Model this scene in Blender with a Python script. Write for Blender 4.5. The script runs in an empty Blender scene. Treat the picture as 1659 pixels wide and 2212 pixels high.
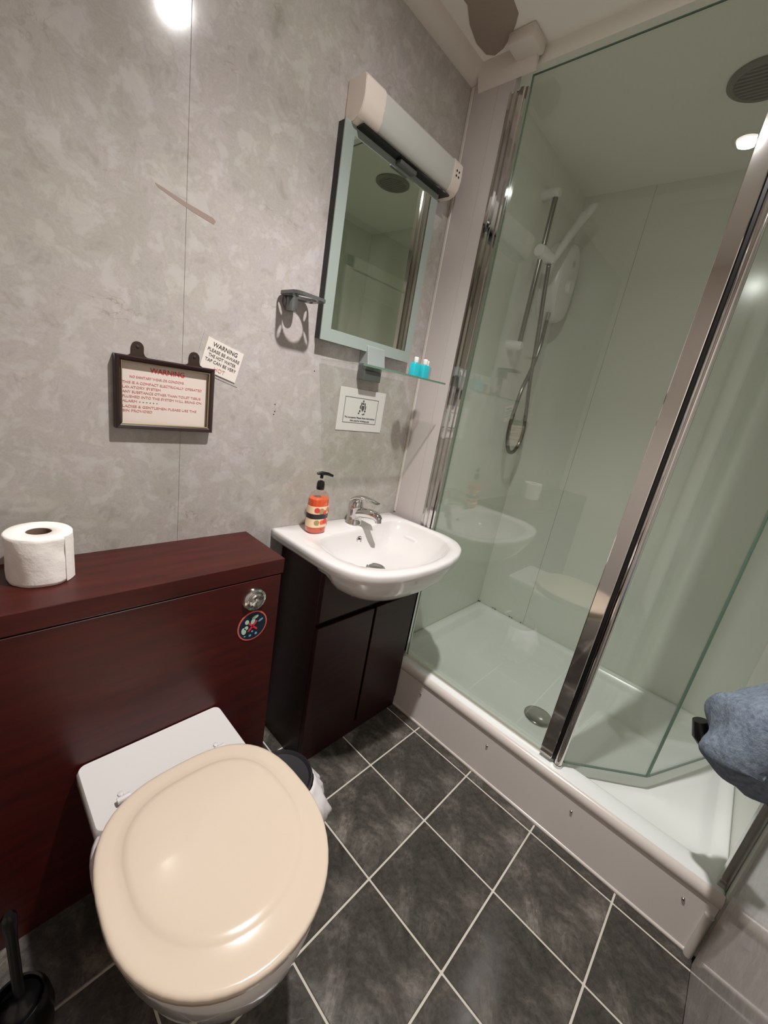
import bpy, bmesh, math, random
from mathutils import Vector, Matrix, noise
random.seed(4)
sc = bpy.context.scene
COL = sc.collection
PI = math.pi

# ------------------------------------------------------------------ camera
CAM = Vector((-0.22687, -1.09572, 1.33457))
YAW, PITCH, ROLL, FPX = 0.85431, 0.28340, 0.17721, 868.0
fwd = Vector((math.sin(YAW) * math.cos(PITCH), math.cos(YAW) * math.cos(PITCH), -math.sin(PITCH)))
rgt = Vector((math.cos(YAW), -math.sin(YAW), 0)); upv = rgt.cross(fwd)
r2 = rgt * math.cos(ROLL) + upv * math.sin(ROLL)
u2 = -rgt * math.sin(ROLL) + upv * math.cos(ROLL)
cd = bpy.data.cameras.new('camera'); cam = bpy.data.objects.new('camera', cd); COL.objects.link(cam)
m = Matrix((r2, u2, -fwd)).transposed().to_4x4(); m.translation = CAM
cam.matrix_world = m
cd.sensor_fit = 'VERTICAL'; cd.sensor_height = 24; cd.lens = FPX / 2212 * 24
cd.clip_start = 0.01; cd.clip_end = 30
sc.camera = cam

# ------------------------------------------------------------------ world, lamp, exposure
w = bpy.data.worlds.new('world'); sc.world = w; w.use_nodes = True
w.node_tree.nodes['Background'].inputs[0].default_value = (0.02, 0.02, 0.02, 1)
w.node_tree.nodes['Background'].inputs[1].default_value = 0.1
LAMP = Vector((0.395, -0.700, 2.405))
ld = bpy.data.lights.new('downlight_lamp', 'SPOT'); ld.shadow_soft_size = 0.024
ld.spot_size = math.radians(120); ld.spot_blend = 1.0
ld.energy = 88; ld.color = (1.0, 0.972, 0.955)
lo = bpy.data.objects.new('downlight_lamp', ld); COL.objects.link(lo); lo.location = LAMP - Vector((0, 0, 0.012))
ld2 = bpy.data.lights.new('downlight_spill', 'AREA'); ld2.shape = 'DISK'; ld2.size = 0.06; ld2.energy = 5.5; ld2.color = (1.0, 0.972, 0.955)
lo2 = bpy.data.objects.new('downlight_spill', ld2); COL.objects.link(lo2); lo2.location = LAMP - Vector((0, 0, 0.011))
sc.view_settings.view_transform = 'Standard'; sc.view_settings.look = 'None'
sc.view_settings.gamma = 1; sc.view_settings.use_curve_mapping = False
sc.view_settings.exposure = 0.40
sc.cycles.use_denoising = True
sc.cycles.max_bounces = 14; sc.cycles.transparent_max_bounces = 24; sc.cycles.glossy_bounces = 8
sc.cycles.diffuse_bounces = 7; sc.cycles.sample_clamp_indirect = 6
sc.cycles.blur_glossy = 0.3

# ------------------------------------------------------------------ materials
def lin(c):
    return tuple(((x / 255) / 12.92 if x / 255 <= 0.04045 else ((x / 255 + 0.055) / 1.055) ** 2.4) for x in c)

def pbr(name, col, rough=0.5, metal=0.0, coat=0.0, **kw):
    mt = bpy.data.materials.new(name); mt.use_nodes = True
    b = mt.node_tree.nodes['Principled BSDF']
    b.inputs['Base Color'].default_value = (*lin(col), 1)
    b.inputs['Roughness'].default_value = rough; b.inputs['Metallic'].default_value = metal
    b.inputs['Coat Weight'].default_value = coat; b.inputs['Coat Roughness'].default_value = 0.05
    for k, v in kw.items():
        b.inputs[k.replace('_', ' ')].default_value = v
    return mt

def nodes(mt):
    return mt.node_tree.nodes, mt.node_tree.links, mt.node_tree.nodes['Principled BSDF']

def tex_noise(mt, scale, detail=6, rough=0.6, dist=0.0, coord='Object', vec=(1, 1, 1)):
    n, l, b = nodes(mt)
    tc = n.new('ShaderNodeTexCoord'); mp = n.new('ShaderNodeMapping'); mp.inputs['Scale'].default_value = vec
    t = n.new('ShaderNodeTexNoise'); t.inputs['Scale'].default_value = scale; t.inputs['Detail'].default_value = detail
    t.inputs['Roughness'].default_value = rough; t.inputs['Distortion'].default_value = dist
    l.new(tc.outputs[coord], mp.inputs[0]); l.new(mp.outputs[0], t.inputs['Vector'])
    return t

def ramp(mt, src, stops):
    n, l, b = nodes(mt); r = n.new('ShaderNodeValToRGB')
    e = r.color_ramp.elements
    while len(e) < len(stops): e.new(0.5)
    for el, (p, c) in zip(e, stops): el.position = p; el.color = (*lin(c), 1) if len(c) == 3 else c
    l.new(src, r.inputs[0]); return r

def mixc(mt, fac, a, b_, mode='MIX'):
    n, l, b = nodes(mt); mx = n.new('ShaderNodeMix'); mx.data_type = 'RGBA'; mx.blend_type = mode
    if isinstance(fac, (int, float)): mx.inputs[0].default_value = fac
    else: l.new(fac, mx.inputs[0])
    for i, s in ((6, a), (7, b_)):
        if hasattr(s, 'links'): l.new(s, mx.inputs[i])
        else: mx.inputs[i].default_value = (*lin(s), 1)
    return mx.outputs[2]

def bump(mt, h, strength, dist=0.002):
    n, l, b = nodes(mt); bp = n.new('ShaderNodeBump'); bp.inputs['Strength'].default_value = strength
    bp.inputs['Distance'].default_value = dist; l.new(h, bp.inputs['Height']); l.new(bp.outputs[0], b.inputs['Normal'])

def marble(name, rough=0.11):
    mt = pbr(name, (168, 160, 152), rough); n, l, b = nodes(mt)
    a = tex_noise(mt, 4.2, 7, 0.58, 0.25)
    c1 = ramp(mt, a.outputs[0], [(0.36, (157, 155, 149)), (0.43, (167, 164, 160)), (0.445, (178, 172, 174)), (0.50, (170, 166, 162)), (0.515, (180, 176, 171)), (0.575, (168, 164, 159)), (0.59, (185, 181, 181)), (0.68, (175, 170, 171))])
    big = tex_noise(mt, 1.7, 3, 0.5, 0.3); c2 = ramp(mt, big.outputs[0], [(0.40, (177, 173, 161)), (0.60, (187, 178, 177))])
    o = mixc(mt, 0.55, c1.outputs[0], c2.outputs[0])
    f = tex_noise(mt, 17, 9, 0.68, 0.35); cf = ramp(mt, f.outputs[0], [(0.34, (206, 201, 195)), (0.46, (242, 240, 238)), (0.49, (228, 224, 219)), (0.58, (255, 255, 255))])
    o = mixc(mt, 0.62, o, cf.outputs[0], 'MULTIPLY')
    v = tex_noise(mt, 2.6, 6, 0.62, 0.5, vec=(1, 1, 1.6)); vr = n.new('ShaderNodeValToRGB'); e = vr.color_ramp.elements
    e[0].position = 0.4955; e[0].color = (0, 0, 0, 1); e[1].position = 0.5045; e[1].color = (0, 0, 0, 1)
    x = e.new(0.5); x.color = (1, 1, 1, 1)
    l.new(v.outputs[0], vr.inputs[0])
    msk = tex_noise(mt, 6.0, 2, 0.5); mr = ramp(mt, msk.outputs[0], [(0.55, (0, 0, 0)), (0.66, (255, 255, 255))])
    mm = n.new('ShaderNodeMath'); mm.operation = 'MULTIPLY'; l.new(vr.outputs[0], mm.inputs[0]); l.new(mr.outputs[0], mm.inputs[1])
    m2 = n.new('ShaderNodeMath'); m2.operation = 'MULTIPLY'; m2.inputs[1].default_value = 0.5; l.new(mm.outputs[0], m2.inputs[0])
    o = mixc(mt, m2.outputs[0], o, (120, 108, 94))
    l.new(o, b.inputs['Base Color'])
    return mt

def wood(name, a=(50, 11, 8), c=(74, 20, 15), rough=0.36):
    mt = pbr(name, a, rough); n, l, b = nodes(mt)
    t = tex_noise(mt, 5, 8, 0.6, 0.5, vec=(1, 8, 8)); r = ramp(mt, t.outputs[0], [(0.3, a), (0.7, c)])
    l.new(r.outputs[0], b.inputs['Base Color']); b.inputs['Coat Weight'].default_value = 0.08; b.inputs['Specular IOR Level'].default_value = 0.38
    b.inputs['Coat Roughness'].default_value = 0.22
    return mt

def slate(name):
    mt = pbr(name, (60, 58, 56), 0.33); n, l, b = nodes(mt)
    t = tex_noise(mt, 5.5, 8, 0.65, 1.0)
    oi = n.new('ShaderNodeObjectInfo'); ad = n.new('ShaderNodeMath'); ad.operation = 'MULTIPLY_ADD'
    ad.inputs[1].default_value = 0.10; ad.inputs[2].default_value = -0.05
    l.new(oi.outputs['Random'], ad.inputs[0]); sm = n.new('ShaderNodeMath'); l.new(t.outputs[0], sm.inputs[0]); l.new(ad.outputs[0], sm.inputs[1])
    r = ramp(mt, sm.outputs[0], [(0.34, (68, 65, 60)), (0.49, (84, 80, 74)), (0.58, (108, 102, 95)), (0.68, (148, 140, 131)), (0.80, (172, 164, 155))])
    f = tex_noise(mt, 60, 6, 0.75, 0.6); fr = ramp(mt, f.outputs[0], [(0.35, (176, 176, 176)), (0.62, (255, 255, 255))])
    o = mixc(mt, 0.8, r.outputs[0], fr.outputs[0], 'MULTIPLY'); l.new(o, b.inputs['Base Color'])
    rr = ramp(mt, t.outputs[0], [(0.4, (110, 110, 110)), (0.7, (160, 160, 160))]); l.new(rr.outputs[0], b.inputs['Roughness'])
    bump(mt, f.outputs[0], 0.25, 0.001)
    return mt

def glass(name, tint=(0.915, 0.935, 0.915), refl=1.0, rough=0.0):
    mt = bpy.data.materials.new(name); mt.use_nodes = True; n = mt.node_tree.nodes; l = mt.node_tree.links
    for x in list(n):
        if x.type != 'OUTPUT_MATERIAL': n.remove(x)
    out = [x for x in n if x.type == 'OUTPUT_MATERIAL'][0]
    tr = n.new('ShaderNodeBsdfTransparent'); tr.inputs[0].default_value = (*tint, 1)
    gl = n.new('ShaderNodeBsdfGlossy'); gl.inputs['Roughness'].default_value = rough; gl.inputs[0].default_value = (refl, refl, refl, 1)
    lw = n.new('ShaderNodeLayerWeight'); lw.inputs[0].default_value = 0.5      # facing = 1 - |cos|
    pw = n.new('ShaderNodeMath'); pw.operation = 'POWER'; pw.inputs[1].default_value = 5.0; l.new(lw.outputs['Facing'], pw.inputs[0])
    fr = n.new('ShaderNodeMath'); fr.operation = 'MULTIPLY_ADD'; fr.inputs[1].default_value = 0.95; fr.inputs[2].default_value = 0.068; l.new(pw.outputs[0], fr.inputs[0])
    mx = n.new('ShaderNodeMixShader'); l.new(fr.outputs[0], mx.inputs[0]); l.new(tr.outputs[0], mx.inputs[1]); l.new(gl.outputs[0], mx.inputs[2])
    l.new(mx.outputs[0], out.inputs[0])
    return mt

M = dict(
    marble=marble('marble_laminate'),
    white_board=pbr('white_board', (190, 182, 178), 0.28),
    shower_panel=pbr('shower_panel', (224, 226, 217), 0.16),
    ceiling=pbr('ceiling_paint', (232, 229, 220), 0.8),
    cove=pbr('cove_paint', (214, 206, 197), 0.55),
    plaster=pbr('bare_plaster', (150, 136, 124), 0.8),
    grout=pbr('grout', (206, 200, 188), 0.8),
    slate=slate('slate_tile'),
    wood=wood('mahogany_laminate'),
    darkwood=wood('dark_mahogany', (34, 7, 8), (50, 13, 13), 0.45),
    gap=pbr('shadow_gap', (12, 7, 7), 0.8),
    ceramic=pbr('white_ceramic', (214, 210, 208), 0.08, coat=0.5),
    acrylic=pbr('tray_acrylic', (236, 238, 236), 0.2),
    riser=pbr('white_riser_board', (236, 228, 222), 0.3),
    riser_trim=pbr('white_upvc', (222, 212, 204), 0.22),
    lid=pbr('cream_plastic', (214, 197, 178), 0.14, coat=0.3),
    seat=pbr('cream_seat', (226, 206, 160), 0.25),
    chrome=pbr('chrome', (214, 212, 210), 0.06, 1.0),
    chrome_dull=pbr('chrome_satin', (200, 198, 196), 0.16, 1.0),
    grey_metal=pbr('grey_metal', (118, 120, 119), 0.28, 0.6),
    steel=pbr('brushed_steel', (168, 168, 164), 0.3, 1.0),
    bracket_grey=pbr('bracket_grey', (158, 165, 162), 0.4, 0.2),
    door_white=pbr('door_paint', (226, 216, 208), 0.35),
    white_plastic=pbr('white_plastic', (226, 224, 220), 0.3),
    lamp_plastic=pbr('lamp_housing', (226, 214, 204), 0.28),
    diffuser=pbr('opal_diffuser', (196, 196, 190), 0.35),
    dark_chrome=pbr('dark_chrome', (128, 128, 118), 0.2, 1.0),
    black=pbr('black_plastic', (16, 15, 16), 0.25),
    binblack=pbr('bin_plastic', (48, 46, 50), 0.35),
    bag=pbr('bin_bag', (232, 226, 228), 0.4),
    frame=pbr('dark_frame', (40, 20, 20), 0.25, coat=0.3),
    brass=pbr('brass_edge', (176, 160, 120), 0.3, 0.8),
    bracket=pbr('bronze_bracket', (58, 45, 37), 0.45, 0.4),
    paper=pbr('paper', (214, 200, 190), 0.7),
    label=pbr('label_card', (216, 208, 200), 0.6),
    white_paper=pbr('white_paper', (212, 208, 205), 0.7),
    ink=pbr('black_ink', (44, 40, 40), 0.8),
    ink_grey=pbr('grey_ink', (84, 80, 78), 0.8),
    red=pbr('red_ink', (226, 40, 52), 0.8),
    pink=pbr('faded_red_ink', (204, 146, 140), 0.8),
    mirror=pbr('mirror_glass', (216, 224, 212), 0.015, 1.0),
    mirror_border=pbr('frosted_glass', (150, 160, 154), 0.25),
    tissue=pbr('tissue', (240, 234, 228), 0.9),
    card=pbr('cardboard', (120, 98, 82), 0.9),
    towel=pbr('blue_towel', (120, 138, 160), 0.95),
    soap=pbr('orange_liquid', (240, 92, 30), 0.12, coat=0.5),
    soap_label=pbr('soap_label', (244, 214, 176), 0.4),
    soap_band=pbr('soap_band', (44, 36, 42), 0.35),
    fruit=pbr('fruit_print', (214, 62, 66), 0.4),
    fruit2=pbr('fruit_print_olive', (168, 146, 96), 0.4),
    turq=pbr('turquoise_liquid', (0, 196, 212), 0.12, coat=0.5, Alpha=0.72),
    navy=pbr('sticker_navy', (14, 34, 48), 0.4),
    ring=pbr('sticker_ring', (206, 96, 88), 0.4),
    mint=pbr('sticker_mint', (176, 204, 188), 0.4),
    lilac=pbr('sticker_blue', (120, 156, 196), 0.4),
    caulk=pbr('silicone', (206, 198, 190), 0.35),
    stain=pbr('wall_scuff', (138, 118, 108), 0.5),
    mould=pbr('mould_speck', (60, 56, 44), 0.9),
    vent=pbr('vent_plastic', (92, 92, 80), 0.5),
    glass=glass('shower_glass'),
    glass_edge=pbr('glass_edge', (96, 122, 106), 0.2),
    glass2=glass('clear_glass', (0.93, 0.96, 0.93)),
    clear=glass('clear_plastic', (0.93, 0.90, 0.88)),
)
_n, _l, _b = nodes(M['towel'])
_t = tex_noise(M['towel'], 90, 6, 0.7); _r = ramp(M['towel'], _t.outputs[0], [(0.3, (92, 103, 118)), (0.7, (136, 148, 163))])
_l.new(_r.outputs[0], _b.inputs['Base Color']); bump(M['towel'], _t.outputs[0], 0.9, 0.006)
for nm, s, st in (('tissue', 120, 0.3), ('bag', 25, 0.5), ('plaster', 30, 0.5)):
    _t = tex_noise(M[nm], s, 5, 0.6); bump(M[nm], _t.outputs[0], st, 0.003)
em = bpy.data.materials.new('lamp_lens'); em.use_nodes = True
_b = em.node_tree.nodes['Principled BSDF']; _b.inputs['Emission Color'].default_value = (1, 0.93, 0.86, 1); _b.inputs['Emission Strength'].default_value = 8
M['lens'] = em

# ------------------------------------------------------------------ geometry helpers
class G:
    """collects shapes in one bmesh"""
    def __init__(s): s.bm = bmesh.new()
    def box(s, a, b, bev=0.0, seg=2):
        lo = [min(a[i], b[i]) for i in range(3)]; hi = [max(a[i], b[i]) for i in range(3)]
        vs = [s.bm.verts.new((x, y, z)) for z in (lo[2], hi[2]) for y in (lo[1], hi[1]) for x in (lo[0], hi[0])]
        fs = [(0, 2, 3, 1), (4, 5, 7, 6), (0, 1, 5, 4), (2, 6, 7, 3), (0, 4, 6, 2), (1, 3, 7, 5)]
        F = [s.bm.faces.new([vs[i] for i in f]) for f in fs]
        if bev > 0:
            ed = list({e for f in F for e in f.edges})
            bmesh.ops.bevel(s.bm, geom=ed, offset=bev, segments=seg, profile=0.5, affect='EDGES')
        return s
    def rings(s, rings, cap0=True, cap1=True, closed=False):
        R = [[s.bm.verts.new(p) for p in r] for r in rings]; n = len(R[0])
        pairs = list(zip(R, R[1:])) + ([(R[-1], R[0])] if closed else [])
        for a, b in pairs:
            for i in range(n):
                j = (i + 1) % n
                s.bm.faces.new((a[i], a[j], b[j], b[i]))
        if not closed:
            if cap0: s.bm.faces.new(R[0][::-1])
            if cap1: s.bm.faces.new(R[-1])
        return s
    def lathe(s, prof, o=(0, 0, 0), axis='z', n=32, cap0=True, cap1=True):
        o = Vector(o); rs = []
        for r, h in prof:
            ring = []
            for i in range(n):
                t = 2 * PI * i / n; c, d = r * math.cos(t), r * math.sin(t)
                v = {'z': (c, d, h), 'y': (c, h, d), 'x': (h, c, d)}[axis]
                ring.append(o + Vector(v))
            rs.append(ring)
        return s.rings(rs, cap0, cap1)
    def tube(s, pts, r, n=10, rr=None, caps=True):
        pts = [Vector(p) for p in pts]; rs = []; prev = None
        for i, p in enumerate(pts):
            d = (pts[min(i + 1, len(pts) - 1)] - pts[max(i - 1, 0)]).normalized()
            if prev is None:
                a = d.cross(Vector((0, 0, 1)));
                if a.length < 1e-3: a = d.cross(Vector((1, 0, 0)))
                a.normalize()
            else:
                a = (prev - d * prev.dot(d)).normalized()
            prev = a; b = d.cross(a); q = rr[i] if rr else r
            rs.append([p + (a * math.cos(2 * PI * k / n) + b * math.sin(2 * PI * k / n)) * q for k in range(n)])
        return s.rings(rs, caps, caps)
    def prism(s, poly, fn, h0, h1):
        """poly: list of (u,v); fn(u,v,h) -> xyz"""
        a = [s.bm.verts.new(fn(u, v, h0)) for u, v in poly]; b = [s.bm.verts.new(fn(u, v, h1)) for u, v in poly]
        n = len(poly)
        s.bm.faces.new(a[::-1]); s.bm.faces.new(b)
        for i in range(n): s.bm.faces.new((a[i], a[(i + 1) % n], b[(i + 1) % n], b[i]))
        return s
    def obj(s, name, mat, parent=None, smooth=False, sub=0):
        bmesh.ops.recalc_face_normals(s.bm, faces=s.bm.faces)
        me = bpy.data.meshes.new(name); s.bm.to_mesh(me); s.bm.free()
        mats = mat if isinstance(mat, (list, tuple)) else [mat]
        for k in mats: me.materials.append(M[k])
        o = bpy.data.objects.new(name, me); COL.objects.link(o)
        if smooth:
            me.shade_smooth()
            if smooth != 'all':
                me.set_sharp_from_angle(angle=math.radians(smooth if smooth is not True else 38))
        if sub:
            md = o.modifiers.new('sub', 'SUBSURF'); md.levels = sub; md.render_levels = sub
        if parent:
            o.parent = parent; o.matrix_parent_inverse = parent.matrix_world.inverted()
        return o

def thing(name, label, cat, loc, group=None):
    o = bpy.data.objects.new(name, None); COL.objects.link(o); o.location = loc; o.empty_display_size = 0.05
    o.matrix_world = Matrix.Translation(loc)
    o['label'] = label; o['category'] = cat
    if group: o['group'] = group
    return o

def tag(o, label, cat, group=None):
    o['label'] = label; o['category'] = cat
    if group: o['group'] = group
    return o

def struct(o): o['kind'] = 'structure'; return o

def lettering(txt, size, origin, ux, uy, mat, parent, name='lettering', align='LEFT', thick=0.0004, sx=1.0, width=None):
    """flat text whose baseline runs along ux"""
    cu = bpy.data.curves.new('txt', 'FONT'); cu.body = txt; cu.size = size; cu.align_x = align
    cu.extrude = thick; cu.resolution_u = 3
    tmp = bpy.data.objects.new('txt', cu); COL.objects.link(tmp)
    dg = bpy.context.evaluated_depsgraph_get(); dg.update()
    me = bpy.data.meshes.new_from_object(tmp.evaluated_get(dg)); me.name = name
    bpy.data.objects.remove(tmp); bpy.data.curves.remove(cu)
    ux = Vector(ux).normalized(); uy = Vector(uy).normalized(); uz = ux.cross(uy)
    if width:
        xs = [v.co.x for v in me.vertices]
        if xs: sx = width / (max(xs) - min(xs))
    T = Matrix((ux * sx, uy, uz)).transposed().to_4x4(); T.translation = Vector(origin)
    me.transform(T)
    me.materials.clear(); me.materials.append(M[mat])
    o = bpy.data.objects.new(name, me); COL.objects.link(o)
    if parent: o.parent = parent; o.matrix_parent_inverse = parent.matrix_world.inverted()
    return o

def circle(cx, cy, rx, ry=None, n=32):
    ry = ry or rx
    return [(cx + rx * math.cos(2 * PI * i / n), cy + ry * math.sin(2 * PI * i / n)) for i in range(n)]

def rrect(x0, y0, x1, y1, r, n=6):
    out = []
    for cx, cy, a0 in ((x1 - r, y0 + r, -90), (x1 - r, y1 - r, 0), (x0 + r, y1 - r, 90), (x0 + r, y0 + r, 180)):
        for i in range(n + 1):
            a = math.radians(a0 + 90 * i / n); out.append((cx + r * math.cos(a), cy + r * math.sin(a)))
    return out

WY = lambda u, v, h: (u, h, v)      # polygon in the x-z plane, h along y
WZ = lambda u, v, h: (u, v, h)      # polygon in the x-y plane, h along z
WX = lambda u, v, h: (h, u, v)      # polygon in the y-z plane, h along x

# ------------------------------------------------------------------ the room
H = 2.36; HC = 2.405; XS = 1.094; XR = 1.914; YE = -0.12; YN = -1.388; XL = -0.88; XJ = 0.185

wb = struct(G().box((XL, 0.012, -0.05), (XS, 0.06, HC + .04)).obj('wall_back', 'caulk'))
for a, b in ((XL, XJ - .0003), (XJ + .0003, XS)):
    G().box((a, 0, 0), (b, 0.012, HC), 0.0003, 1).obj('panel', 'marble', wb)
wr = struct(G().box((XS, YE + .012, 0), (XS + .05, 0.06, HC), 0).obj('wall_return', 'white_board'))
# boxed-in return beside the shower, white board facing the basin
G().box((XS, -0.168, 0), (XS + .03, YE + .012, HC), 0.001, 1).obj('board', 'white_board', wr)
G().box((XS - .004, -0.012, .85), (XS + .0, -0.0005, H), 0.0015, 1).obj('bead', 'caulk', wr)
we = struct(G().box((XS + .03, YE + .004, 0), (XR + .05, YE + .06, H)).obj('wall_shower_end', 'caulk'))
G().box((XS + .03, YE, 0.2), (XR, YE + .004, H)).obj('panel', 'shower_panel', we)
wR = struct(G().box((XR + .004, YN - .05, 0), (XR + .05, YE + .004, H)).obj('wall_shower_side', 'caulk'))
for a, b in ((YN, -0.4137), (-0.4123, YE)):
    G().box((XR, a, 0.2), (XR + .004, b, H), 0.0005, 1).obj('panel', 'shower_panel', wR)
wn = struct(G().box((XL, YN - .06, -0.05), (XR + .05, YN - .012, HC + .04)).obj('wall_front', 'caulk'))
G().box((XL, YN - .012, 0), (1.03, YN, HC), 0.0006, 1).obj('panel', 'marble', wn)
G().box((1.06, YN - .012, 0), (XR, YN, H), 0.0006, 1).obj('panel', 'shower_panel', wn)
dr = struct(G().box((-.27, YN - .006, .004), (.43, YN + .004, 2.10)).obj('door_1', 'door_white'))
for a, c in (((-.345, 0), (-.275, 2.18)), ((.435, 0), (.505, 2.18)), ((-.345, 2.105), (.505, 2.18))):
    G().box((a[0], YN - .004, a[1]), (c[0], YN + .018, c[1]), .004, 2).obj('architrave', 'door_white', dr)
for a, c in (((-.19, .25), (.35, .95)), ((-.19, 1.08), (.35, 1.98))):
    g_ = G(); g_.rings([[(a[0], YN + .004, a[1]), (c[0], YN + .004, a[1]), (c[0], YN + .004, c[1]), (a[0], YN + .004, c[1])], [(a[0] + .012, YN + .010, a[1] + .012), (c[0] - .012, YN + .010, a[1] + .012), (c[0] - .012, YN + .010, c[1] - .012), (a[0] + .012, YN + .010, c[1] - .012)], [(a[0] + .03, YN + .005, a[1] + .03), (c[0] - .03, YN + .005, a[1] + .03), (c[0] - .03, YN + .005, c[1] - .03), (a[0] + .03, YN + .005, c[1] - .03)]], False, True).obj('door_panel', 'door_white', dr)
g_ = G(); g_.tube([(.36, YN + .004, 1.0), (.36, YN + .045, 1.0), (.34, YN + .05, 1.0), (.26, YN + .05, 1.0)], .009, 10); g_.obj('door_handle', 'chrome_dull', dr, True)
wl = struct(G().box((XL - .06, YN - .06, -0.05), (XL, 0.06, HC + .04)).obj('wall_left', 'door_white'))
ce = struct(G().box((XL, YN, HC), (XS + .02, 0.03, HC + .05)).obj('ceiling', 'ceiling'))
sce = struct(G().box((XS + .012, YN, H), (XR + .02, YE + .02, HC + .05)).obj('ceiling_shower', 'ceiling'))

# floor: grout bed with slate tiles
fl = struct(G().box((XL, YN, -0.05), (1.075, 0.0, -0.0022)).obj('floor', 'grout'))
S = 0.262; gx = 1.012; gy = -0.403; g = 0.0027
xs = [1.061 - .0, gx] + [gx - S * k for k in range(1, 9)]
ys = [0.0, gy + S] + [gy - S * k for k in range(0, 5)]
tile_cache = {}
for i in range(len(xs) - 1):
    for j in range(len(ys) - 1):
        x1 = xs[i] - (g if i else 0.001); x0 = max(xs[i + 1] + g, XL); y1 = ys[j] - (g if j else 0.001); y0 = max(ys[j + 1] + g, YN)
        if x1 - x0 < 0.01 or y1 - y0 < 0.01: continue
        key = (round(x1 - x0, 4), round(y1 - y0, 4))
        if key not in tile_cache:
            wdt, dpt = key
            t = G().box((-wdt / 2, -dpt / 2, -0.008), (wdt / 2, dpt / 2, 0), 0.0015, 1).obj('tile', 'slate', fl)
            tile_cache[key] = t.data
        else:
            t = bpy.data.objects.new('tile', tile_cache[key]); COL.objects.link(t); t.parent = fl
        t.location = ((x0 + x1) / 2, (y0 + y1) / 2, random.uniform(-.0003, .0003))

# coving along the back wall and over the return, with a bare plaster patch and a boxed end
cv = [(.0, 0), (0, -.045), (-.008, -.043), (-.022, -.034), (-.034, -.022), (-.043, -.008), (-.045, 0)]
b_ = G(); b_.prism([(y, z) for y, z in cv], lambda u, v, h: (h, u, HC + v), XL, XS); struct(b_.obj('trim_1', 'cove', smooth=30))
b_ = G(); b_.prism([(y * .5, z * 1.5) for y, z in cv], lambda u, v, h: (XS + u, h, HC + v), -0.03, -0.235); struct(b_.obj('trim_2', 'cove', smooth=30))
pl = G(); pp = [(.80, -.10), (.88, -.105), (.935, -.078), (1.0, -.062), (1.05, -.068), (1.066, -.09), (1.056, -.125), (1.03, -.165), (1.0, -.195), (.975, -.215), (.92, -.222), (.86, -.19), (.82, -.15)]
pl.prism(pp, WZ, HC - .002, HC + .001); struct(pl.obj('trim_3', 'plaster'))
struct(G().box((1.015, -.25, HC - .035), (1.094, -.165, HC), .006, 2).obj('trim_4', 'cove', smooth=True))

# ceiling downlight (just above the frame)
dl = thing('downlight', 'small round recessed ceiling spotlight shining onto the toilet and basin', 'light', LAMP)
G().lathe([(0.034, 0), (0.036, -.004), (0.046, -.006), (0.05, -.002), (0.05, 0)], LAMP, cap0=False, cap1=False).obj('trim_ring', 'chrome_dull', dl, True)
G().lathe([(0.001, -.0005), (0.034, -.001)], LAMP, cap1=False).obj('lens', 'lens', dl)

# ------------------------------------------------------------------ shower
tray = thing('shower_tray', 'long white shower tray with raised rim and round waste', 'shower tray', (1.5, -.75, 0.0))
g_ = G()
def rr3(x0, y0, x1, y1, r, z): return [(x, y, z) for x, y in rrect(x0, y0, x1, y1, r, 6)]
x0, y0, x1, y1 = 1.064, YN + .001, XR - .001, YE - .001
g_.rings([rr3(x0, y0, x1, y1, .004, .08), rr3(x0, y0, x1, y1, .004, .222), rr3(x0 + .006, y0 + .006, x1 - .006, y1 - .006, .008, .228),
          rr3(x0 + .07, y0 + .035, x1 - .028, y1 - .05, .05, .228), rr3(x0 + .08, y0 + .045, x1 - .036, y1 - .058, .05, .222),
          rr3(x0 + .095, y0 + .06, x1 - .05, y1 - .072, .05, .196), rr3(x0 + .12, y0 + .085, x1 - .075, y1 - .097, .05, .189),
          rr3(x0 + .25, y0 + .3, x1 - .25, y1 - .3, .05, .184)], True, True)
g_.obj('tray_body', 'acrylic', tray, 50)
d = G().lathe([(0.03, .186), (.046, .19), (.054, .1925), (.056, .190), (.056, .184)], (1.322, -.768, 0), cap0=True, cap1=False).obj('waste_cover', 'steel', tray, True)
G().lathe([(0.002, .194), (.05, .1935), (.052, .192)], (1.322, -.768, 0), cap0=True, cap1=False).obj('waste_plate', 'chrome_dull', d, True)

rp = thing('riser_panel', 'long white riser board screwed below the shower tray beside floor tiles', 'panel', (1.06, -.7, 0))
G().box((1.052, YN + .002, .0), (1.062, -.002, .196), 0.001, 1).obj('board', 'riser', rp)
g_ = G(); prof = [(1.062, .19), (1.050, .196), (1.046, .203), (1.046, .214), (1.050, .224), (1.058, .231), (1.0635, .232), (1.0635, .19)]
g_.prism(prof, lambda u, v, h: (u, h, v), YN + .002, -.002); g_.obj('top_trim', 'riser_trim', rp, 60)
g_ = G(); g_.prism([(1.052, 0.0), (1.0475, 0.0), (1.0465, .004), (1.048, .008), (1.052, .010)], lambda u, v, h: (u, h, v), YN + .002, -.002); g_.obj('bottom_bead', 'riser_trim', rp, 60)
g_ = G(); g_.tube([(1.048, YN + .012, 0.0), (1.048, YN + .012, .16)], .011, 10); g_.obj('end_bead', 'caulk', rp, True)
for yy in (-.37, -.694, -1.009, -1.319):
    sc_ = G().lathe([(.0045, 0), (.0045, -.003), (.003, -.005), (.0005, -.0055)], (1.052, yy, .148), 'x', 12, False, False).obj('screw', 'chrome_dull', rp, True)
    G().box((1.046, yy - .003, .1475), (1.0475, yy + .003, .1485)).obj('screw_slot', 'gap', sc_)

scn = thing('shower_screen', 'clear glass shower screen with chrome posts and folded glass door', 'shower screen', (XS, -.55, .23))
ZB = .231; ZT = 2.335
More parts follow.
